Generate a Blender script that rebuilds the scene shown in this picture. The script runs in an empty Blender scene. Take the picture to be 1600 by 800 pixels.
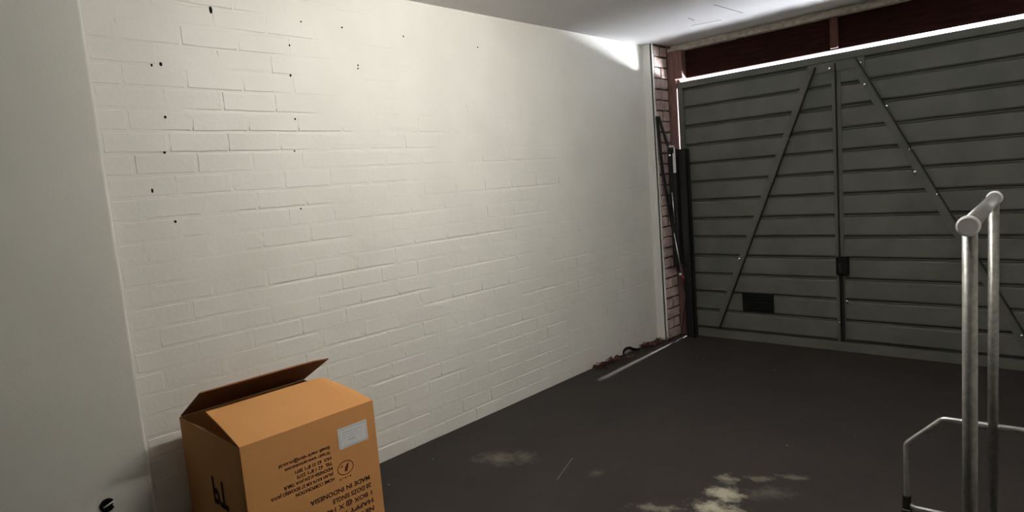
import bpy, bmesh, math, random
from mathutils import Vector, Matrix, noise
random.seed(7)
S = bpy.context.scene
C = S.collection
PI = math.pi

# ---------------------------------------------------------------- camera, light, exposure
CAM = Vector((2.80393, 0.0, 1.41017)); YAW, PITCH, ROLL, FPX = 0.758893, -0.11111, -0.0811033, 993.96
fw = Vector((-math.sin(YAW)*math.cos(PITCH), math.cos(YAW)*math.cos(PITCH), math.sin(PITCH)))
r0 = Vector((math.cos(YAW), math.sin(YAW), 0)); u0 = r0.cross(fw)
rt = math.cos(ROLL)*r0 + math.sin(ROLL)*u0; up = -math.sin(ROLL)*r0 + math.cos(ROLL)*u0
cd = bpy.data.cameras.new('camera'); cam = bpy.data.objects.new('camera', cd); C.objects.link(cam)
cd.sensor_width = 36; cd.lens = FPX/1600*36; cd.clip_start = 0.02
m = Matrix((rt, up, -fw)).transposed().to_4x4(); m.translation = CAM
cam.matrix_world = m
S.camera = cam

w = bpy.data.worlds.new('sky'); S.world = w; w.use_nodes = True
w.node_tree.nodes['Background'].inputs[0].default_value = (0.90, 0.93, 1.0, 1)
w.node_tree.nodes['Background'].inputs[1].default_value = 6.0

sl = bpy.data.lights.new('sun', 'SUN'); sl.energy = 48; sl.angle = math.radians(2.2); sl.color = (1, .95, .92)
so = bpy.data.objects.new('sun', sl); C.objects.link(so)
so.rotation_euler = Vector((0.035, -1, -0.47)).to_track_quat('-Z', 'Y').to_euler()
# daylight bouncing up off the bright driveway in front of the door
al = bpy.data.lights.new('driveway_bounce', 'AREA'); al.shape = 'RECTANGLE'; al.size = 1.3; al.size_y = 0.8
al.energy = 2500; al.color = (.88, .93, 1)
ao = bpy.data.objects.new('driveway_bounce', al); C.objects.link(ao)
ao.location = (2.2, 6.5, 1.40)
ao.rotation_euler = (Vector((0.9, 4.95, 2.15))-Vector(ao.location)).to_track_quat('-Z', 'Y').to_euler()

LAMP = Vector((1.62, 2.2, 2.36)); LAMP_STRENGTH = 180.0   # fluorescent tube, 1.2 m along the room
S.view_settings.view_transform = 'Standard'; S.view_settings.look = 'None'
S.view_settings.exposure = 0.0; S.view_settings.gamma = 1.0; S.view_settings.use_curve_mapping = False

def px(p):
    d = Vector(p)-CAM; z = d.dot(fw)
    return 800+FPX*d.dot(rt)/z, 400-FPX*d.dot(up)/z

# ---------------------------------------------------------------- materials
def nodes(name):
    mt = bpy.data.materials.new(name); mt.use_nodes = True
    nt = mt.node_tree; b = nt.nodes['Principled BSDF']
    return mt, nt, b
def N(nt, t, **k):
    n = nt.nodes.new(t)
    for a, v in k.items():
        if a.startswith('i_'):
            n.inputs[int(a[2:])].default_value = v
        else: setattr(n, a, v)
    return n
def mat(name, c1, c2=None, rough=.6, metal=0, scale=8, bump=0.0, bscale=60, spec=.5, detail=5, stretch=None, lo=.35, hi=.65):
    mt, nt, b = nodes(name)
    tc = N(nt, 'ShaderNodeNewGeometry')
    src = tc.outputs['Position']
    if stretch:
        mp = N(nt, 'ShaderNodeMapping'); mp.inputs['Scale'].default_value = stretch
        nt.links.new(src, mp.inputs['Vector']); src = mp.outputs['Vector']
    nz = N(nt, 'ShaderNodeTexNoise'); nz.inputs['Scale'].default_value = scale; nz.inputs['Detail'].default_value = detail
    nt.links.new(src, nz.inputs['Vector'])
    rp = N(nt, 'ShaderNodeValToRGB')
    rp.color_ramp.elements[0].position = lo; rp.color_ramp.elements[1].position = hi
    rp.color_ramp.elements[0].color = (*c1, 1); rp.color_ramp.elements[1].color = (*(c2 or c1), 1)
    nt.links.new(nz.outputs['Fac'], rp.inputs['Fac']); nt.links.new(rp.outputs['Color'], b.inputs['Base Color'])
    b.inputs['Roughness'].default_value = rough; b.inputs['Metallic'].default_value = metal
    b.inputs['Specular IOR Level'].default_value = spec
    if bump:
        n2 = N(nt, 'ShaderNodeTexNoise'); n2.inputs['Scale'].default_value = bscale; n2.inputs['Detail'].default_value = 4
        nt.links.new(src, n2.inputs['Vector'])
        bp = N(nt, 'ShaderNodeBump'); bp.inputs['Strength'].default_value = bump; bp.inputs['Distance'].default_value = .004
        nt.links.new(n2.outputs['Fac'], bp.inputs['Height']); nt.links.new(bp.outputs['Normal'], b.inputs['Normal'])
    return mt
M = {}
M['white'] = mat('white_wall_paint', (.70, .69, .645), (.745, .735, .69), rough=.48, scale=3, bump=.2, bscale=55, spec=.36)
M['plaster'] = mat('pale_plaster_paint', (.60, .60, .55), (.65, .65, .60), rough=.6, scale=2.2, bump=.15, bscale=120, spec=.35)
M['ceil'] = mat('ceiling_paint', (.70, .68, .68), (.76, .74, .74), rough=.55, scale=2, bump=.2, bscale=25)
M['redbrick'] = mat('bare_brick', (.38, .265, .24), (.54, .42, .385), rough=.9, scale=14, bump=.5, bscale=90, spec=.2)
M['barewall'] = mat('pale_side_wall', (.62, .61, .57), (.68, .67, .63), rough=.9, scale=12, bump=.4, bscale=60, spec=.2)
M['rearwall'] = mat('brown_rear_boards', (.09, .075, .06), (.13, .11, .09), rough=.8, scale=5)
M['mortar'] = mat('grimy_mortar', (.055, .04, .035), (.10, .075, .06), rough=.95, scale=20, spec=.1)
M['redwood'] = mat('red_brown_timber', (.012, .003, .002), (.026, .007, .005), rough=.8, scale=6, stretch=(1, 9, 9), spec=.1)
M['studwood'] = mat('red_stud_timber', (.07, .026, .02), (.10, .04, .03), rough=.75, scale=9, stretch=(9, 9, 1), spec=.3)
M['jamb'] = mat('worn_jamb_timber', (.14, .07, .06), (.21, .115, .10), rough=.75, scale=9, stretch=(9, 9, 1), spec=.3)
M['batten'] = mat('rough_pale_batten', (.30, .26, .22), (.44, .40, .35), rough=.9, scale=25, bump=.6, bscale=60, spec=.2)
M['slat'] = mat('grey_green_door_paint', (.088, .090, .077), (.112, .113, .098), rough=.62, scale=5, bump=.12, bscale=90, spec=.3)
M['groove'] = mat('dark_groove_shade', (.030, .031, .026), (.04, .04, .034), rough=.8, scale=6, spec=.1)  # darkened door paint: shade of grooves and flanges put into the colour
M['strap'] = mat('grey_strap_paint', (.082, .084, .072), (.104, .106, .091), rough=.55, scale=9, spec=.35)
M['glint_dome'] = mat('bright_zinc', (.92, .92, .94), (.96, .96, .98), rough=.17, metal=1, scale=40)
M['black'] = mat('black_enamel', (.008, .008, .009), (.014, .013, .013), rough=.5, scale=20, spec=.35)
M['blackhole'] = mat('black_plastic', (.006, .006, .006), (.009, .009, .009), rough=.8, scale=20, spec=.1)
M['whiteplastic'] = mat('white_plastic', (.72, .72, .72), (.8, .8, .8), rough=.4, scale=20)
M['steel'] = mat('dull_steel', (.55, .55, .55), (.65, .65, .65), rough=.3, metal=.85, scale=30)
M['rodsteel'] = mat('bright_rod_steel', (.8, .8, .82), (.88, .88, .9), rough=.25, metal=1, scale=30)
M['darkred'] = mat('dark_red_plastic', (.16, .02, .02), (.2, .03, .03), rough=.5, scale=30)
M['redcap'] = mat('red_plastic', (.45, .03, .04), (.5, .05, .05), rough=.4, scale=30)
M['grey'] = mat('galvanised_tube', (.20, .20, .19), (.28, .28, .265), rough=.42, metal=.75, scale=60, bump=.05, bscale=200)
M['cap'] = mat('pale_grey_plastic_cap', (.80, .80, .82), (.84, .84, .86), rough=.5, scale=30)
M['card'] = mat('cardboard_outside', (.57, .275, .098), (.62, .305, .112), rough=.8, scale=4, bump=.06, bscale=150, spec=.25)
M['cardin'] = mat('cardboard_inside_shaded', (.22, .095, .035), (.26, .115, .045), rough=.85, scale=5, spec=.2)  # same board darkened, the shade inside the carton put into its colour
M['ink'] = mat('dark_red_brown_ink', (.030, .008, .006), (.045, .014, .01), rough=.7, scale=60, spec=.2)
M['redink'] = mat('red_ink', (.13, .03, .015), (.17, .04, .02), rough=.7, scale=60, spec=.2)
M['paper'] = mat('white_paper', (.66, .67, .68), (.72, .72, .73), rough=.6, scale=60)
M['greyink'] = mat('grey_ink', (.38, .38, .4), (.45, .45, .47), rough=.7, scale=60)
M['tape'] = mat('clear_tape', (.50, .25, .085), (.52, .27, .095), rough=.3, scale=10)
M['leaf'] = mat('dried_leaf', (.03, .010, .008), (.15, .05, .04), rough=.85, scale=30, spec=.2)
M['driveway'] = mat('driveway_concrete', (.28, .27, .26), (.34, .33, .32), rough=.9, scale=3)
M['palescratch'] = mat('pale_scuff', (.09, .08, .075), (.14, .13, .12), rough=.8, scale=40)
M['darkscratch'] = mat('dark_scuff', (.10, .10, .11), (.13, .13, .14), rough=.8, scale=30)

def lamp_mat():
    mt, nt, b = nodes('lit_globe')
    b.inputs['Base Color'].default_value = (.9, .9, .85, 1)
    b.inputs['Emission Color'].default_value = (1.0, .962, .885, 1); b.inputs['Emission Strength'].default_value = LAMP_STRENGTH
    return mt
M['globe'] = lamp_mat()

def floor_mat():
    mt, nt, b = nodes('dark_painted_concrete')
    geo = N(nt, 'ShaderNodeNewGeometry'); pos = geo.outputs['Position']
    def noise_(sc, det=6, rough=.6):
        n = N(nt, 'ShaderNodeTexNoise'); n.inputs['Scale'].default_value = sc; n.inputs['Detail'].default_value = det; n.inputs['Roughness'].default_value = rough
        nt.links.new(pos, n.inputs['Vector']); return n.outputs['Fac']
    def math_(op, a, bb, clamp=False):
        n = N(nt, 'ShaderNodeMath', operation=op, use_clamp=clamp)
        for i, v in enumerate((a, bb)):
            if isinstance(v, (int, float)): n.inputs[i].default_value = v
            else: nt.links.new(v, n.inputs[i])
        return n.outputs[0]
    n1 = noise_(2.5); n2 = noise_(22, 8, .7); n3 = noise_(9, 6, .65)
    def blob(cx, cy, rx, ry, rot, amp, thr, sharp=4.0):
        mp = N(nt, 'ShaderNodeMapping', vector_type='TEXTURE')
        mp.inputs['Location'].default_value = (cx, cy, 0); mp.inputs['Rotation'].default_value = (0, 0, rot); mp.inputs['Scale'].default_value = (rx, ry, 1)
        nt.links.new(pos, mp.inputs['Vector'])
        ln = N(nt, 'ShaderNodeVectorMath', operation='LENGTH'); nt.links.new(mp.outputs[0], ln.inputs[0])
        fall = math_('SUBTRACT', 1.0, ln.outputs['Value'], True)
        v = math_('ADD', math_('MULTIPLY', fall, 1.1), math_('MULTIPLY', math_('SUBTRACT', n3, .5), 1.6))
        v = math_('ADD', v, math_('MULTIPLY', math_('SUBTRACT', n2, .5), 1.5))
        v = math_('MULTIPLY', math_('SUBTRACT', v, thr), sharp, True)
        v = math_('MULTIPLY', v, math_('MULTIPLY', fall, 6.0, True))
        return math_('MULTIPLY', v, amp)
    tot = None
    # worn patches of bare cement
    for a in ((.50, 2.20, .21, .14, .25, .20, .30, .9), (.60, 2.30, .14, .11, .0, .16, .32, .9),
              (1.56, 2.62, .12, .08, .3, .36, .36, 1.5), (1.66, 2.70, .12, .05, .6, .13, .36, 1.6), (1.60, 2.48, .11, .11, .4, .62, .28, 1.5),
              (1.63, 2.36, .17, .11, .2, .66, .28, 1.5), (1.74, 2.30, .22, .08, .6, .40, .42, 2.0), (1.42, 2.22, .22, .07, .5, .25, .5, 2.0), (1.79, 2.80, .12, .06, .4, .14, .42, 1.6),
              (1.02, 2.35, .06, .06, 0, .10, .30, 1.2), (1.75, 2.60, .22, .12, .5, .10, .45, 1.2)):
        v = blob(*a); tot = v if tot is None else math_('MAXIMUM', tot, v)
    # sparse pale paint flecks
    vo = N(nt, 'ShaderNodeTexVoronoi'); vo.inputs['Scale'].default_value = 5.5; nt.links.new(pos, vo.inputs['Vector'])
    fl = math_('LESS_THAN', vo.outputs['Distance'], .026)
    sx = N(nt, 'ShaderNodeSeparateColor'); nt.links.new(vo.outputs['Color'], sx.inputs[0])
    fl = math_('MULTIPLY', fl, math_('LESS_THAN', sx.outputs[0], .45))
    tot = math_('MAXIMUM', tot, math_('MULTIPLY', fl, .55))
    base = N(nt, 'ShaderNodeValToRGB'); base.color_ramp.elements[0].position = .3; base.color_ramp.elements[1].position = .7
    base.color_ramp.elements[0].color = (.021, .0175, .0165, 1); base.color_ramp.elements[1].color = (.033, .028, .026, 1)
    nt.links.new(math_('ADD', math_('MULTIPLY', n1, .7), math_('MULTIPLY', n2, .3)), base.inputs['Fac'])
    mx = N(nt, 'ShaderNodeMix', data_type='RGBA'); nt.links.new(tot, mx.inputs['Factor'])
    nt.links.new(base.outputs['Color'], mx.inputs['A']); mx.inputs['B'].default_value = (.50, .46, .36, 1)
    nt.links.new(mx.outputs['Result'], b.inputs['Base Color'])
    b.inputs['Roughness'].default_value = .7; b.inputs['Specular IOR Level'].default_value = .14
    bp = N(nt, 'ShaderNodeBump'); bp.inputs['Strength'].default_value = .25; bp.inputs['Distance'].default_value = .003
    nt.links.new(n2, bp.inputs['Height']); nt.links.new(bp.outputs['Normal'], b.inputs['Normal'])
    return mt
M['floor'] = floor_mat()

# ---------------------------------------------------------------- helpers
def link(o, parent=None):
    C.objects.link(o)
    if parent: o.parent = parent
    return o
def obj(name, bm, mt, parent=None, smooth=False):
    me = bpy.data.meshes.new(name); bm.normal_update(); bm.to_mesh(me); bm.free()
    me.materials.append(M[mt] if isinstance(mt, str) else mt)
    if smooth: me.shade_smooth()
    return link(bpy.data.objects.new(name, me), parent)
def tag(o, label, cat, kind=None, group=None):
    o['label'] = label; o['category'] = cat
    if kind: o['kind'] = kind
    if group: o['group'] = group
    return o
def thing(name, loc, label, cat, kind=None, rz=0):
    o = bpy.data.objects.new(name, None); C.objects.link(o); o.location = loc; o.rotation_euler = (0, 0, rz); o.empty_display_size = .05
    return tag(o, label, cat, kind)
def box(bm, x0, x1, y0, y1, z0, z1, bev=0, mx=None):
    vs = [bm.verts.new((x, y, z)) for x in (x0, x1) for y in (y0, y1) for z in (z0, z1)]
    q = [(0, 1, 3, 2), (4, 6, 7, 5), (0, 4, 5, 1), (2, 3, 7, 6), (0, 2, 6, 4), (1, 5, 7, 3)]
    fs = [bm.faces.new([vs[i] for i in f]) for f in q]
    if mx: bmesh.ops.transform(bm, matrix=mx, verts=vs)
    if bev:
        es = list({e for f in fs for e in f.edges})
        bmesh.ops.bevel(bm, geom=es, offset=bev, segments=1, affect='EDGES', profile=.5)
    return bm
def B(*a, **k): return box(bmesh.new(), *a, **k)
def tube(bm, pts, r, seg=14, closed=False, caps=True):
    pts = [Vector(p) for p in pts]; n = len(pts); rings = []
    prev = None
    for i, p in enumerate(pts):
        a = pts[(i-1) % n] if (closed or i > 0) else p; c = pts[(i+1) % n] if (closed or i < n-1) else p
        t = ((p-a).normalized() if (p-a).length > 1e-9 else Vector()) + ((c-p).normalized() if (c-p).length > 1e-9 else Vector())
        t.normalize()
        if prev is None:
            ref = Vector((0, 0, 1)) if abs(t.z) < .9 else Vector((1, 0, 0))
            s = t.cross(ref).normalized()
        else:
            s = (prev - t*prev.dot(t)).normalized()
        prev = s; v = t.cross(s)
        rr = r[i] if isinstance(r, (list, tuple)) else r
        rings.append([bm.verts.new(p + (s*math.cos(2*PI*k/seg)+v*math.sin(2*PI*k/seg))*rr) for k in range(seg)])
    for i in range(n if closed else n-1):
        A, D = rings[i], rings[(i+1) % n]
        for k in range(seg): bm.faces.new((A[k], A[(k+1) % seg], D[(k+1) % seg], D[k]))
    if caps and not closed:
        bm.faces.new(rings[0][::-1]); bm.faces.new(rings[-1])
    return bm
def T(*a, **k): return tube(bmesh.new(), *a, **k)
def arc(c, r, a0, a1, n, ax):
    u, v = ax
    return [Vector(c)+Vector(u)*r*math.cos(a0+(a1-a0)*i/n)+Vector(v)*r*math.sin(a0+(a1-a0)*i/n) for i in range(n+1)]
def rounded(pts, r, n=5):
    out = []; k = len(pts)
    for i in range(k):
        p = Vector(pts[i]); a = (Vector(pts[i-1])-p).normalized(); c = (Vector(pts[(i+1) % k])-p).normalized()
        half = a.angle(c)/2; d = r/math.tan(half)
        s, e = p+a*d, p+c*d; bis = (a+c).normalized(); ctr = p+bis*(r/math.sin(half))
        for j in range(n+1):
            t = j/n; q = s.lerp(e, t); out.append(ctr+(q-ctr).normalized()*r)
    return out

H = 2.45; DY = 4.943; RX = 3.3; RY = -2.2; PROJ = .09; PY = .72; PIER0 = 4.69

# ---------------------------------------------------------------- structure
fl = tag(obj('floor', B(-.25, RX+.25, RY-.25, 5.06, -.15, 0), 'floor'), 'dark painted concrete garage floor with worn pale patches', 'floor', 'structure')
ce = tag(obj('ceiling', B(-.25, RX+.25, RY-.25, 5.25, H, H+.15), 'ceil'), 'flat grey-white painted garage ceiling', 'ceiling', 'structure')
for (x0, y0, x1, y1) in ((.932, 4.034, .947, 4.44), (.666, 4.202, .655, 4.316), (.566, 4.44, .774, 4.496)):
    d = Vector((x1-x0, y1-y0, 0)); mx = Matrix.Translation((x0, y0, H-.0006)) @ Matrix.Rotation(math.atan2(d.y, d.x), 4, 'Z')
    obj('scratch', B(0, d.length, -.003, .003, -.0004, .0004, mx=mx), 'darkscratch', ce)
tag(obj('wall_right', B(RX, RX+.25, RY-.25, 5.25, 0, H), 'barewall'), 'pale painted wall on the right, out of the picture', 'wall', 'structure')
tag(obj('wall_rear', B(-.25, RX+.25, RY-.25, RY, 0, H), 'rearwall'), 'brown boarded rear wall behind the camera', 'wall', 'structure')
tag(obj('ground', B(-6, 9, 5.06, 20, -.2, -.012), 'driveway'), 'grey concrete driveway outside the garage door', 'driveway', 'structure')

d = Vector((.087, -.237, 0)); mx = Matrix.Translation((.819, 2.422, .0004)) @ Matrix.Rotation(math.atan2(d.y, d.x), 4, 'Z')
obj('scratch', B(0, d.length, -.0016, .0016, -.0003, .0003, mx=mx), 'palescratch', fl)
# long painted brick wall: mortar sheet with bricks
PITCH_Z, Z0, BL = .0873, -.008, .24
def filled(y, z):
    # how thickly the paint fills the joints: the first metres by the plaster are thin, the far upper part thick
    t = 0.0
    t += .0016*max(0, min(1, (y-1.7)/.9))*max(0, min(1, (z-1.25)/.5))
    t += .0002*max(0, min(1, (y-2.2)/1.5))
    return t
DEEP = ((2.261, 1.05, 1.42, .003), (2.175, 1.3, 1.6, .0025), (2.09, 1.2, 1.56, .0045), (2.003, 1.2, 1.6, .0045), (1.918, 1.15, 1.5, .003), (1.831, 1.05, 1.7, .005), (1.742, .95, 1.9, .005), (1.742, 2.0, 2.5, .003),
        (1.657, .87, 1.62, .0035), (1.657, 1.7, 2.4, .003), (1.487, .86, 1.0, .004), (1.487, 1.02, 1.42, .0045), (1.394, 1.2, 1.75, .004), (1.306, .95, 1.1, .003), (1.306, 1.9, 2.5, .003), (1.218, 1.2, 1.8, .003),
        (1.13, 1.9, 2.9, .003), (1.046, 1.33, 2.06, .0055), (.957, 1.6, 1.9, .003), (.957, 2.4, 2.9, .003), (.87, 1.7, 2.28, .0045), (.783, 1.3, 1.55, .004), (.783, 2.2, 2.9, .003), (.696, 1.6, 2.0, .003), (.696, 3.0, 3.4, .003),
        (.608, 1.2, 1.4, .004), (.608, 1.9, 2.3, .003), (.52, 2.6, 3.1, .003), (.434, 1.8, 2.1, .003), (.347, 2.2, 2.5, .003), (.26, 1.7, 2.0, .003), (.172, 1.6, 2.2, .003), (.085, 1.4, 2.0, .003), (1.568, 2.6, 3.2, .003), (1.394, 2.9, 3.5, .003))
bm = bmesh.new()
Y0, Y1 = .60, PIER0+.02; ny, nz = 210, 224
g = []
for j in range(nz+1):
    row = []
    for i in range(ny+1):
        y = Y0+(Y1-Y0)*i/ny; z = H*j/nz
        a = noise.noise(Vector((y*1.3, z*11.5, 3.1))); b_ = noise.noise(Vector((y*9, z*30, 7.7))); c_ = noise.noise(Vector((y*34, z*34, 1.7)))
        x = -.0007 + .0025*a + .0009*b_ + .0005*c_ + filled(y, z)
        for (zj, ya, yb, dd) in DEEP:
            if abs(z-zj) < .0095 and ya < y < yb: x -= dd*min(1, (y-ya)/.08, (yb-y)/.08)*(.6+.6*abs(noise.noise(Vector((y*6, zj*9, 2.2)))))
        k_ = math.floor((z-Z0)/PITCH_Z); of_ = 1.322 if k_ % 2 == 0 else 1.222
        fy = ((y-of_)/BL) % 1.0; fy = min(fy, 1-fy)*BL
        if fy < .016 and noise.noise(Vector((y*3.1, z*7.3, 9.9))) < .22 - .5*(y < 1.65 and z > 1.55): x += .0013
        row.append(bm.verts.new((max(-.0075, min(x, .0006)), y, z)))
    g.append(row)
for j in range(nz):
    for i in range(ny): bm.faces.new((g[j][i], g[j][i+1], g[j+1][i+1], g[j+1][i]))
box(bm, -.25, -.034, .3, 5.25, 0, H)
wall = obj('wall_left', bm, 'white', smooth=False)
for p_ in wall.data.polygons[:ny*nz]: p_.use_smooth = True
tag(wall, 'long white painted brick wall with uneven courses', 'wall', 'structure')

def brick_mesh(name, L, Hh, seed, mt='white', bev=.0032, depth=.03, jit=.0011):
    rnd = random.Random(seed); bm = bmesh.new()
    n = max(2, round(L/.06))
    out = [(-L/2+L*i/n, -Hh/2) for i in range(n)] + [(L/2, -Hh/2), (L/2, 0)] + [(L/2-L*i/n, Hh/2) for i in range(n)] + [(-L/2, Hh/2), (-L/2, 0)]
    j = [(y+rnd.uniform(-jit, jit), z+rnd.uniform(-jit, jit)) for y, z in out]
    rb = [bm.verts.new((-depth, y, z)) for y, z in j]
    rm = [bm.verts.new((-bev*rnd.uniform(.8, 1.3), y, z)) for y, z in j]
    rf = []
    for y, z in j:
        b = bev*rnd.uniform(.7, 1.5)
        rf.append(bm.verts.new((rnd.uniform(-.0002, .0002), y-math.copysign(b, y) if abs(abs(y)-L/2) < .004 else y, z-math.copysign(b, z) if abs(z) > .2*Hh else z)))
    k = len(j)
    for A, D in ((rb, rm), (rm, rf)):
        for i in range(k): bm.faces.new((A[i], A[(i+1) % k], D[(i+1) % k], D[i]))
    bm.faces.new(rf)
    me = bpy.data.meshes.new(name); bm.normal_update(); bm.to_mesh(me); bm.free(); me.materials.append(M[mt])
    return me
BH = PITCH_Z-.009
full = [brick_mesh('painted_brick', BL-.009, BH, 100+i) for i in range(14)]
cache = {}
spots = []
for k in range(29):
    zc = Z0+PITCH_Z*(k+.5)
    z_lo, z_hi = max(.002, zc-BH/2), min(H-.001, zc+BH/2)
    if z_hi-z_lo < .012: continue
    off = 1.322 if k % 2 == 0 else 1.222
    i0 = math.floor((.62-off)/BL)
    for i in range(i0, 40):
        a, b_ = off+i*BL+.0045, off+(i+1)*BL-.0045
        a2, b2 = max(a, .62), min(b_, PIER0-.004)
        if b2-a2 < .03: continue
        spots.append((k, (a2+b2)/2, (z_lo+z_hi)/2, b2-a2, z_hi-z_lo))
def area(s):
    k, y, z, L, h = s
    q = [px((0, y+sy*L/2, z+sz*h/2)) for sy, sz in ((-1, -1), (1, -1), (1, 1), (-1, 1))]
    inside = [(0 <= x <= 1600 and 0 <= v <= 800) for x, v in q]
    hid = (y < 1.35 and z < .5)
    ar = abs(sum(q[i][0]*q[(i+1) % 4][1]-q[(i+1) % 4][0]*q[i][1] for i in range(4)))/2
    return ar*sum(inside)/4*(0.05 if hid else 1)
spots.sort(key=area, reverse=True)
bmr = bmesh.new(); rb = random.Random(5)
for n_, (k, y, z, L, h) in enumerate(spots):
    if abs(L-(BL-.009)) < .002 and abs(h-BH) < .002: me = full[rb.randrange(14)]
    else:
        key = (round(L, 3), round(h, 3))
        if key not in cache: cache[key] = brick_mesh('painted_brick', L, h, len(cache)+300)
        me = cache[key]
    xx = rb.uniform(-.0006, .0011); rot = (rb.uniform(-.006, .006), rb.uniform(-.013, .013), rb.uniform(-.006, .006))
    if n_ < 300:
        o = link(bpy.data.objects.new('brick', me), wall); o.location = (xx, y, z); o.rotation_euler = rot
    else:
        mm = Matrix.LocRotScale((xx, y, z), None, None) @ (Matrix.Rotation(rot[2], 4, 'Z') @ Matrix.Rotation(rot[1], 4, 'Y') @ Matrix.Rotation(rot[0], 4, 'X'))
        nv = len(bmr.verts); bmr.from_mesh(me); bmr.verts.ensure_lookup_table()
        bmesh.ops.transform(bmr, matrix=mm, verts=bmr.verts[nv:])
rest = obj('far_brickwork', bmr, 'white', wall); rest['kind'] = 'stuff'

# screw holes left in the wall
bm = bmesh.new(); bmesh.ops.create_cone(bm, cap_ends=True, segments=10, radius1=.0055, radius2=.0045, depth=.003, matrix=Matrix.Rotation(PI/2, 4, 'Y'))
me_h = bpy.data.meshes.new('screw_hole'); bm.to_mesh(me_h); bm.free(); me_h.materials.append(M['blackhole'])
for (y, z, s) in ((1.223, 2.250, 1.5), (.994, 2.007, 1.4), (.959, 2.0, 1.0), (.983, 1.796, 1.2), (1.641, 2.254, .8), (1.863, 2.254, .9), (1.934, 2.076, .9), (1.932, 2.06, .8),
                  (2.244, 2.253, .8), (2.803, 2.25, .8), (1.568, 2.138, .8), (1.556, 2.0, 1), (1.553, 1.799, 1), (1.531, 1.65, .8), (.962, 1.654, 1.1), (.896, 1.503, .9),
                  (.966, 1.372, 1.1), (1.529, 1.379, .8)):
    o = link(bpy.data.objects.new('screw_hole', me_h), wall); o.location = (.0020, y, z)
    o.scale = (1, s*random.uniform(.75, .95), s*(1.9 if y in (1.223, .896) else random.uniform(.9, 1.2)))

# plastered section standing proud at the near end of the wall
bm = B(-.25, PROJ, RY, PY, 0, H)
es = [e for e in bm.edges if all(abs(v.co.x-PROJ) < 1e-5 and abs(v.co.y-PY) < 1e-5 for v in e.verts)]
bmesh.ops.bevel(bm, geom=es, offset=.012, segments=3, affect='EDGES', profile=.5)
tag(obj('wall_plaster', bm, 'plaster', smooth=False), 'smooth pale plastered wall section standing proud beside the brick wall', 'wall', 'structure')

# brick pier beside the door
bm = B(-.25, PROJ-.008, PIER0, 4.93, 0, H-.001); box(bm, PROJ-.02, PROJ+.0005, PIER0, PIER0+.016, 0, H-.001)
pier = tag(obj('wall_pier', bm, 'white'), 'narrow pier beside the garage door, white side and bare brick face', 'pier', 'structure')
obj('mortar_bed', B(.06, PROJ-.005, PIER0+.016, 4.932, 0, H-.002), 'mortar', pier)
pf = [brick_mesh('bare_brick', .205, BH-.002, 700+i, 'redbrick', bev=.005, jit=.003) for i in range(4)]
ph = [brick_mesh('bare_brick', .097, BH-.002, 720+i, 'redbrick', bev=.005, jit=.003) for i in range(5)]
for k in range(28):
    zc = Z0+PITCH_Z*(k+.5)+.004
    if k % 2:
        for s in (-1, 1):
            o = link(bpy.data.objects.new('brick', ph[rb.randrange(5)]), pier); o.location = (PROJ+rb.uniform(-.002, .003), 4.818+s*.054, zc); o.rotation_euler = (rb.uniform(-.02, .02), 0, rb.uniform(-.02, .02))
    else:
        o = link(bpy.data.objects.new('brick', pf[rb.randrange(4)]), pier); o.location = (PROJ+rb.uniform(-.002, .003), 4.818, zc); o.rotation_euler = (rb.uniform(-.012, .012), 0, rb.uniform(-.01, .01))

# front wall: header over the door, posts and battens
DX0, DX1, DTOP = .168, 2.605, 2.138
hdr = tag(obj('wall_front', B(-.25, RX+.25, 5.0, 5.04, 2.173, H), 'redwood'), 'dark red-brown timber header above the garage door', 'wall', 'structure')
obj('stud', B(1.343, 1.392, 4.972, 5.002, 2.182, 2.40), 'studwood', hdr)
for x in (.62, 2.02): pass
bm = B(2.69, RX+.25, 4.93, 5.25, 0, 2.178); tag(obj('wall_return', bm, 'white'), 'white wall return right of the garage door, out of the picture', 'wall', 'structure')
bm = bmesh.new(); nb = 46
for i in range(nb):
    x0 = .09+(RX-.09)*i/nb; x1 = .09+(RX-.09)*(i+1)/nb
    a = .004*noise.noise(Vector((i*.4, 0, 0))); c_ = .004*noise.noise(Vector((i*.55, 5, 0)))
    box(bm, x0, x1+.002, 4.935+a, 5.0, 2.394+c_, 2.424+c_*.6)
box(bm, .0925, RX, 4.972, 5.0, 2.40, 2.4495)
tag(obj('trim_1', bm, 'batten'), 'rough pale batten along the ceiling edge above the door', 'batten', 'structure')
jm = bmesh.new(); box(jm, .0925, .150, 4.9335, 5.25, 0, 2.178, .003); box(jm, .0925, .216, 4.9335, 5.25, 2.172, 2.40, .003); box(jm, -.24, .10, 4.936, 5.25, 0, H-.001)
box(jm, .149, .1655, 4.979, 5.02, .74, 2.165)
tag(obj('trim_2', jm, 'jamb'), 'worn red-brown timber door post beside the brick pier', 'door post', 'structure')
tag(obj('trim_3', B(2.61, 2.69, 4.934, 5.25, 0, 2.40), 'jamb'), 'red-brown timber door post at the right of the door, out of the picture', 'door post', 'structure')

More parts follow.
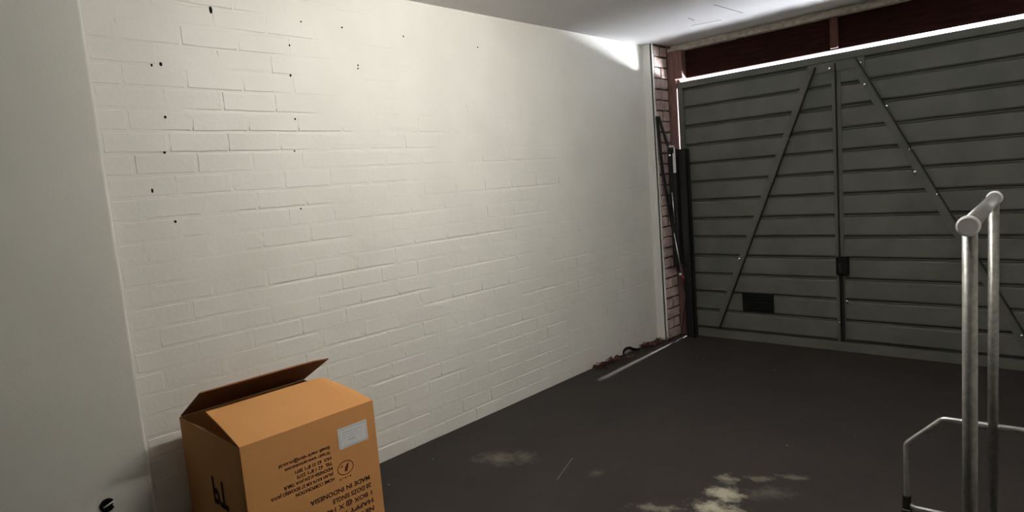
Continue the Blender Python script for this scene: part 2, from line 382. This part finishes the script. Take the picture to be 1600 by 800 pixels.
# ---------------------------------------------------------------- garage door
door = thing('door_1', (1.385, DY, 0), 'grey tilt garage door of horizontal pressed slats with diagonal braces', 'garage door', 'structure')
O = Vector((-1.385, -DY, 0))
def D(name, bm, mt, **k):
    bmesh.ops.translate(bm, vec=O, verts=bm.verts); return obj(name, bm, mt, door, **k)
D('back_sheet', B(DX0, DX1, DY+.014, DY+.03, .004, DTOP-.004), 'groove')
D('top_rail', B(DX0, DX1, DY-.006, DY+.092, 2.086, DTOP, .004), 'slat')
D('bottom_rail', B(DX0, DX1, DY-.004, DY+.06, .0005, .068, .0), 'slat')
D('side_rail', B(DX0, DX0+.045, DY-.012, DY+.03, .01, 2.09, .003), 'strap')
D('side_rail', B(DX1-.045, DX1, DY-.012, DY+.03, .01, 2.09, .003), 'strap')
for k in range(13):
    z0 = .077+.154*k
    for (x0, x1) in ((DX0+.046, 1.357), (1.413, DX1-.046)):
        bm = bmesh.new()
        # pressed slat: a flat pan whose top and bottom lips turn back into the groove
        prof = [(DY+.015, z0+.006), (DY+.004, z0+.011), (DY, z0+.018), (DY-.001, z0+.077), (DY, z0+.132), (DY+.005, z0+.139), (DY+.015, z0+.143)]
        dz = rb.uniform(-.002, .002); tilt = rb.uniform(-.0012, .0012)
        A = [bm.verts.new((x0, y, z+dz)) for y, z in prof]; E_ = [bm.verts.new((x1, y+tilt, z+dz)) for y, z in prof]
        for i in range(len(prof)-1): bm.faces.new((A[i], E_[i], E_[i+1], A[i+1]))
        bm.faces.new(A); bm.faces.new(E_[::-1]); bm.faces.new((A[-1], E_[-1], E_[0], A[0]))
        D('slat', bm, 'slat')
        D('rib', B(x0, x1, DY+.0065, DY+.015, z0+.1455, z0+.1525, .002), 'strap')
# centre stile with its angle leg
st = D('centre_stile', B(1.356, 1.414, DY-.005, DY+.012, .07, 2.088, .0015), 'strap')
D('stile_flange', B(1.384, 1.389, DY-.034, DY-.004, .08, 2.07), 'groove')
def brace(xa, za, xb, zb, side):
    a = Vector((xa, 0, za)); b = Vector((xb, 0, zb)); d = b-a; ang = math.atan2(d.x, d.z)
    mx = Matrix.Translation((xa, 0, za)) @ Matrix.Rotation(ang, 4, 'Y')
    bm = B(-.028, .028, DY-.011, DY-.006, 0, d.length, mx=mx); D('brace', bm, 'strap')
    e = side*.026
    bm = B(e-.0035, e+.0035, DY-.034, DY-.010, 0, d.length, mx=mx); D('brace_flange', bm, 'groove')
brace(.425, .10, 1.232, 2.075, 1)
brace(2.475, .10, 1.492, 2.075, 1)
D('gusset', B(1.20, 1.57, DY-.012, DY-.0065, 2.02, 2.084, .001), 'strap')
bm = bmesh.new(); bmesh.ops.create_uvsphere(bm, u_segments=12, v_segments=8, radius=.012)  # shiny domes added in place of daylight showing through pinholes in the door
for v in bm.verts: v.co.y *= .6
me_b = bpy.data.meshes.new('glint_dome'); bm.to_mesh(me_b); bm.free(); me_b.materials.append(M['glint_dome']); me_b.shade_smooth()
for (x, z) in ((1.348, 2.04), (1.544, 2.043), (1.569, 1.894), (1.698, 1.73), (1.053, 1.578), (.925, 1.274), (.639, .672), (1.836, 1.432), (1.86, 1.279), (1.987, 1.125), (2.134, .828), (1.424, .679), (1.426, .376), (1.38, .215), (2.423, .226)):
    o = link(bpy.data.objects.new('glint_dome', me_b), door); o.location = Vector((x, DY-.013, z))+O
# lock
lk = D('lock_box', B(1.366, 1.446, DY-.045, DY-.004, .575, .705, .006), 'blackhole')
D('lock_rod', T([(1.400, DY-.02, .575), (1.402, DY-.02, .08)], .009), 'black')
hb = T([(1.40, DY-.045, .66), (1.40, DY-.075, .66), (1.405, DY-.085, .65), (1.41, DY-.085, .60)], .007)
D('lock_handle', hb, 'black')
# vent
vt = B(.646, .898, DY-.006, DY-.002, .246, .395, .001); D('vent_plate', vt, 'blackhole')
for i in range(5): D('vent_louvre', B(.662, .882, DY-.012, DY-.004, .262+i*.026, .272+i*.026, mx=None), 'blackhole')

# ---------------------------------------------------------------- lifting arm and track beside the door
ar = thing('door_lift_arm', (.2, 4.86, 0), 'black tilt door lifting arm and track leaning beside the brick pier', 'door mechanism')
O2 = Vector((-.2, -4.86, 0))
def A_(name, bm, mt, **k):
    bmesh.ops.translate(bm, vec=O2, verts=bm.verts); return obj(name, bm, mt, ar, **k)
def bar(p, q, wdt, thk, nrm=(1, 0, 0)):
    p, q = Vector(p), Vector(q); z = (q-p).normalized(); x = Vector(nrm); x = (x-z*x.dot(z)).normalized(); y = z.cross(x)
    mx = Matrix((x, y, z)).transposed().to_4x4(); mx.translation = p
    return B(-thk/2, thk/2, -wdt/2, wdt/2, 0, (q-p).length, .002, mx=mx)
tr = bmesh.new(); box(tr, .188, .262, 4.845, 4.852, 0, 1.59); box(tr, .188, .194, 4.845, 4.905, 0, 1.59); box(tr, .256, .262, 4.845, 4.905, 0, 1.59)
A_('track', tr, 'black')
A_('arm_bar', bar((.118, 4.665, 1.865), (.118, 4.705, 1.42), .036, .012), 'black')
A_('arm_bar', bar((.118, 4.705, 1.43), (.122, 4.86, .78), .034, .012), 'black')
A_('arm_bar', bar((.122, 4.86, .79), (.130, 4.965, .50), .034, .012), 'black')
A_('link_bar', bar((.130, 4.672, 1.86), (.135, 4.80, 1.60), .030, .010), 'black')
A_('link_bar', bar((.135, 4.80, 1.61), (.150, 4.85, 1.18), .038, .010), 'black')
A_('spring_housing', B(.118, .182, 4.80, 4.86, .62, 1.60, .006), 'black')
bk = bmesh.new(); box(bk, .120, .196, 4.786, 4.790, 1.612, 1.624); box(bk, .184, .196, 4.786, 4.790, 1.48, 1.624); box(bk, .172, .196, 4.788, 4.7915, 1.40, 1.56)
A_('bracket', bk, 'whiteplastic')
bm = bmesh.new(); bmesh.ops.create_uvsphere(bm, u_segments=12, v_segments=8, radius=.013, matrix=Matrix.Translation((.145, 4.79, 1.545))); A_('pivot_bolt', bm, 'glint_dome', smooth=True)
A_('spring_rod', T([(.148, 4.79, 1.24), (.163, 4.785, .985)], .005), 'rodsteel', smooth=True)
A_('spring_rod', T([(.150, 4.785, .90), (.196, 4.80, .55)], .006), 'rodsteel', smooth=True)
bm = bmesh.new(); bmesh.ops.create_uvsphere(bm, u_segments=12, v_segments=8, radius=.017, matrix=Matrix.Translation((.198, 4.80, .525)) @ Matrix.Scale(1.4, 4, (0, 0, 1)))
A_('rod_end', bm, 'darkred', smooth=True)
bm = bmesh.new(); bmesh.ops.create_uvsphere(bm, u_segments=12, v_segments=8, radius=.012, matrix=Matrix.Translation((.192, 4.778, .555))); A_('rod_nut', bm, 'whiteplastic', smooth=True)
A_('cable', T([(.198, 4.80, .50), (.215, 4.81, .35), (.19, 4.80, .18), (.165, 4.80, .06), (.17, 4.82, .005)], .005), 'black', smooth=True)

# ---------------------------------------------------------------- cardboard box
BX0, BX1, BY0, BY1, BZ = .112, .66, .840, 1.383, .60
TH = .005
cb = thing('cardboard_box', ((BX0+BX1)/2, (BY0+BY1)/2, 0), 'open brown cardboard carton with upside-down print standing against the brick wall', 'cardboard box')
O3 = -Vector(cb.location)
def K(name, bm, mt, parent=None, **k):
    bmesh.ops.translate(bm, vec=O3, verts=bm.verts); return obj(name, bm, mt, parent or cb, **k)
front = K('front_panel', B(BX1-TH, BX1, BY0, BY1, .001, BZ, .0015), 'card')
K('back_panel', B(BX0, BX0+TH, BY0, BY1, .001, BZ, .0015), 'card')
side = K('side_panel', B(BX0+TH, BX1-TH, BY0, BY0+TH, .001, BZ-.002, .0012), 'card')
K('side_panel', B(BX0+TH, BX1-TH, BY1-TH, BY1, .001, BZ-.002, .0012), 'card')
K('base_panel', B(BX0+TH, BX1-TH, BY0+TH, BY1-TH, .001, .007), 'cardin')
def sheet(fn, nu, nv, th):
    # fn(u,v)->Vector, thickened along its normal
    bm = bmesh.new(); top = [[bm.verts.new(fn(i/nu, j/nv)) for i in range(nu+1)] for j in range(nv+1)]
    for j in range(nv):
        for i in range(nu): bm.faces.new((top[j][i], top[j][i+1], top[j+1][i+1], top[j+1][i]))
    bm.normal_update()
    bmesh.ops.solidify(bm, geom=bm.faces[:], thickness=th)
    bmesh.ops.recalc_face_normals(bm, faces=bm.faces[:])
    return bm
def front_flap(u, v):     # u along the hinge (y), v away from the hinge
    a = math.radians(16); wv = .272*v
    bow = .010*math.sin(PI*min(1, v*1.1))*1.0
    y = BY0+.001+(BY1-BY0-.002)*u
    edge = .028*max(0, (u-.80)/.2)**2*v                        # the far corner droops
    edge2 = .012*max(0, (.12-u)/.12)*v
    y -= .022*v*max(0, (u-.9)/.1)
    return Vector((BX1-wv*math.cos(a), y, BZ+wv*math.sin(a)+bow*.5-edge+edge2*.2))
K('front_flap', sheet(front_flap, 14, 8, TH), 'card')
def back_flap(u, v):
    a = math.radians(29.5); wv = .274*v; y = BY0+.008+(BY1-BY0-.006)*u
    return Vector((BX0+wv*math.cos(a), y, BZ+wv*math.sin(a)-.008*max(0, (u-.85)/.15)*v))
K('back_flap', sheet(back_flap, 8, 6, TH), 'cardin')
def side_flap(u, v):      # turned down into the box
    a = math.radians(52); wv = .25*v; x = BX0+.012+(BX1-BX0-.024)*u
    return Vector((x, BY0+.004+wv*math.cos(a), BZ-.001+.012*math.sin(PI*min(1, v*3)) *(1 if v < .34 else 0)-wv*math.sin(a)))
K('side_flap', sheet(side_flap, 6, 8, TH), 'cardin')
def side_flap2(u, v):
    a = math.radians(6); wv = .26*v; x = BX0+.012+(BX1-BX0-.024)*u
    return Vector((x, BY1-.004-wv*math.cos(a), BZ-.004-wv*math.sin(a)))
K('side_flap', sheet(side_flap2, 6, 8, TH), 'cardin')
# sticker with a ruled border
stk = K('sticker', B(BX1+.0002, BX1+.0012, 1.212, 1.342, .452, .534), 'paper')
stk['label'] = 'white paper shipping sticker'
bm = bmesh.new()
for (y0, y1, z0, z1) in ((1.217, 1.337, .527, .5285), (1.217, 1.337, .4575, .459), (1.217, 1.2185, .4575, .5285), (1.3355, 1.337, .4575, .5285),
                         (1.232, 1.318, .512, .5135), (1.232, 1.30, .502, .5035), (1.250, 1.285, .478, .481), (1.232, 1.31, .492, .4932)):
    box(bm, BX1+.0012, BX1+.0016, y0, y1, z0, z1)
K('sticker_print', bm, 'greyink')
# upside-down print
def text_mesh(bm, s, y_start, width, z_top, cap, axis='X'):
    cu = bpy.data.curves.new('print', 'FONT'); cu.body = s; cu.size = 1.0; cu.offset = .03
    o = bpy.data.objects.new('print', cu); C.objects.link(o)
    bpy.context.view_layer.update()
    dg = bpy.context.evaluated_depsgraph_get(); me = o.evaluated_get(dg).to_mesh()
    xs = [v.co.x for v in me.vertices]; x0, x1 = min(xs), max(xs)
    k = width/(x1-x0); kc = cap/.70
    nv = len(bm.verts); vs = []
    if axis == 'X':   # text x -> -Y, text y -> -Z
        vs = [bm.verts.new((BX1+.0006, y_start-(v.co.x-x0)*k, z_top-v.co.y*kc)) for v in me.vertices]
    else:             # on the side facing -Y: text x -> -X ... upside down
        vs = [bm.verts.new((y_start-(v.co.x-x0)*k*-1, BY0-.0006, z_top-v.co.y*kc)) for v in me.vertices]
    for p_ in me.polygons:
        try: bm.faces.new([vs[i] for i in p_.vertices])
        except ValueError: pass
    o.evaluated_get(dg).to_mesh_clear(); bpy.data.objects.remove(o); bpy.data.curves.remove(cu)
b1 = [('Email: marketing@cv.co.id', 1.172, .205, .479), ('Website www.cartonind.com', 1.173, .185, .459), ('FAX  62 31 891 2071', 1.174, .150, .437), ('TEL  62 1 891 2375', 1.175, .146, .416),
      ('INDONESIA 61254 JAVA TIMUR', 1.175, .200, .395), ('JALAN RAYA KM 27 SIDOARJO JAWA', 1.176, .252, .373), ('HOME CORPORATION', 1.177, .160, .352)]
bm = bmesh.new()
for s, y, wd, z in b1: text_mesh(bm, s, y, wd, z+.006, .0125)
b2 = [('MADE IN INDONESIA', 1.330, .262, .297), ('20 DOZS SINGLE', 1.333, .175, .265), ('1 BOX @ X 140', 1.333, .205, .232), ('HAPPY X 45', 1.335, .19, .199), ('NETT 9 KG', 1.335, .17, .166), ('GROSS 11 KG', 1.335, .2, .133)]
K('printed_text', bm, 'ink'); bm = bmesh.new()
for s, y, wd, z in b2: text_mesh(bm, s, y, wd, z+.008, .0175)
K('printed_text', bm, 'ink')
# round emblem
bm = bmesh.new(); cy_, cz_ = 1.229, .376
def ring(bm, cy, cz, ra, rb_, w_, n=36):
    vo = [bm.verts.new((BX1+.0006, cy+ra*math.cos(2*PI*i/n), cz+rb_*math.sin(2*PI*i/n))) for i in range(n)]
    vi = [bm.verts.new((BX1+.0006, cy+(ra-w_)*math.cos(2*PI*i/n), cz+(rb_-w_)*math.sin(2*PI*i/n))) for i in range(n)]
    for i in range(n): bm.faces.new((vo[i], vo[(i+1) % n], vi[(i+1) % n], vi[i]))
ring(bm, cy_, cz_, .036, .028, .0035)
for poly in (((-.006, -.014), (.006, -.016), (.012, .0), (.016, .016), (.006, .012), (-.002, .002)), ((-.022, .004), (-.012, .008), (-.008, .012), (-.018, .012))):
    bm.faces.new([bm.verts.new((BX1+.0006, cy_+a, cz_+b_)) for a, b_ in poly])
for i in range(5): box(bm, BX1+.0003, BX1+.0007, cy_-.03+i*.011, cy_-.024+i*.011, cz_-.042+.003*(i % 2), cz_-.036)
K('emblem', bm, 'redink')
# large dark print on the shaded side
bm = bmesh.new()
text_mesh(bm, 'PT', .37, .13, .42, .10, axis='Y'); text_mesh(bm, 'HM', .36, .22, .27, .09, axis='Y')
K('side_print', bm, 'ink')
K('tape_strip', B(BX1-.0001, BX1+.0004, BY0+.004, BY0+.03, .02, .30), 'tape')

# ---------------------------------------------------------------- garment rack
P0 = Vector((2.571, 1.763, 1.235)); P1 = Vector((2.521, 2.662, 1.235))
dv = (P1-P0).normalized(); sx_ = Vector((dv.y, -dv.x, 0))
gr = thing('garment_rack', ((P0.x+P1.x)/2, (P0.y+P1.y)/2, 0), 'grey metal tube garment rack with capped top rail in front of the garage door', 'garment rack')
O4 = -Vector(gr.location)
def G(name, bm, mt, parent=None, **k):
    bmesh.ops.translate(bm, vec=O4, verts=bm.verts); return obj(name, bm, mt, parent or gr, **k)
rail = G('top_rail', T([P0-dv*.012, P1+dv*.012], .0185, seg=24), 'grey', smooth=True)
for s, P in ((-1, P0), (1, P1)):
    bm = T([P+dv*s*.012, P+dv*s*.014, P+dv*s*.026, P+dv*s*.030], [.0195, .0235, .0235, .019], seg=28)
    G('end_cap', bm, 'cap', rail)
for s, P in ((1, P0), (-1, P1)):
    q = P+dv*s*.018
    G('post', T([(q.x, q.y, .075), (q.x, q.y, P.z-.005)], .0155, seg=20), 'grey', smooth=True)
    ctr = Vector((q.x, q.y, 0)) - dv*s*.0
    def L_(a, z): return ctr + sx_*a + Vector((0, 0, z))
    loop = rounded([L_(-.26, .082), L_(.26, .082), L_(.26, .33), L_(.145, .447), L_(-.145, .447), L_(-.26, .33)], .03)
    fr = G('end_frame', T(loop, .0095, seg=14, closed=True), 'steel', smooth=True)
    for a in (-.26, .26):
        c = L_(a, 0); cas = bmesh.new()
        box(cas, c.x-.016, c.x+.016, c.y-.018, c.y+.018, .050, .075, .003)
        G('castor_fork', cas, 'black', fr)
        wm = bmesh.new(); bmesh.ops.create_cone(wm, cap_ends=True, segments=18, radius1=.027, radius2=.027, depth=.02, matrix=Matrix.Translation((c.x, c.y, .027)) @ Matrix.Rotation(PI/2, 4, 'Y'))
        G('castor_wheel', wm, 'black', fr)
        cn = T([L_(a, .072), L_(a, .125)], .015, seg=14); G('corner_joint', cn, 'black', fr, smooth=False)
G('cross_rail', T([Vector((P0.x, P0.y, .09))+dv*.02, Vector((P1.x, P1.y, .09))-dv*.02], .0095, seg=12), 'steel', smooth=True)

# ---------------------------------------------------------------- small things
gm = thing('cable_grommet', (PROJ, .560, .347), 'small black round cable hole with white tie low on the plastered wall', 'cable hole')
bm = bmesh.new()
tube(bm, arc((.004, 0, 0), .019, math.radians(25), math.radians(330), 18, ((0, 1, 0), (0, 0, 1))), .0065, seg=10)
obj('ring', bm, 'blackhole', gm, smooth=True)
bm = bmesh.new(); bmesh.ops.create_cone(bm, cap_ends=True, segments=20, radius1=.019, radius2=.019, depth=.003, matrix=Matrix.Translation((.0018, 0, 0)) @ Matrix.Rotation(PI/2, 4, 'Y')); obj('hole', bm, 'blackhole', gm)
obj('tie', T([(.008, -.014, -.004), (.012, 0, .002), (.010, .022, .010)], .003, seg=8), 'whiteplastic', gm, smooth=True)

# dead leaves and dirt blown in under the door
rl = random.Random(11); bm = bmesh.new()
for i in range(260):
    t = rl.random()**.8; y = 4.72-1.0*t; x = .010+abs(rl.gauss(0, .065))*(1-.45*t)
    if x > .16 or (x < .09 and 4.06 < y < 4.34): continue
    if y > PIER0: x += PROJ
    L = rl.uniform(.016, .05); wd = L*rl.uniform(.3, .5)
    mx = Matrix.Translation((x+.004, y, .009+rl.uniform(0, .02))) @ Matrix.Rotation(rl.uniform(0, 2*PI), 4, 'Z') @ Matrix.Rotation(rl.uniform(-.5, .5), 4, 'X') @ Matrix.Rotation(rl.uniform(-.3, .3), 4, 'Y')
    pts = [(-L/2, 0, 0), (-L/5, wd/2, .003), (L/4, wd/2.4, .002), (L/2, 0, .003), (L/4, -wd/2.4, .002), (-L/5, -wd/2, .003)]
    vs = [bm.verts.new(mx @ Vector(q)) for q in pts]; c = bm.verts.new(mx @ Vector((0, 0, -.002)))
    for k in range(6): bm.faces.new((vs[k], vs[(k+1) % 6], c))
tag(obj('leaf_litter', bm, 'leaf'), 'dry reddish leaves and dirt drifted along the wall foot by the door', 'leaf litter', 'stuff')
bm = T([(.05, 4.30, .010), (.03, 4.25, .022), (.022, 4.21, .042), (.024, 4.16, .050), (.03, 4.115, .042), (.034, 4.10, .022), (.034, 4.11, .008)], [.008, .012, .012, .011, .009, .007, .004], seg=8)
tag(obj('curled_leaf', bm, 'blackhole', smooth=True), 'dark curled dead leaf stalk standing up at the foot of the brick wall', 'leaf')

# fluorescent batten on the ceiling (just above the picture)
lp = thing('ceiling_lamp', (LAMP.x, LAMP.y, H), 'lit bare fluorescent batten on the ceiling, above the picture', 'lamp')
obj('base', B(-.03, .03, -.63, .63, -.04, 0, .003), 'whiteplastic', lp)
for sgn in (-1, 1):
    obj('holder', B(-.018, .018, sgn*.612-.012, sgn*.612+.012, LAMP.z-H-.028, -.04, .002), 'whiteplastic', lp)
obj('tube', T([(0, -.598, LAMP.z-H), (0, .598, LAMP.z-H)], .019, seg=20), 'globe', lp, smooth=True)
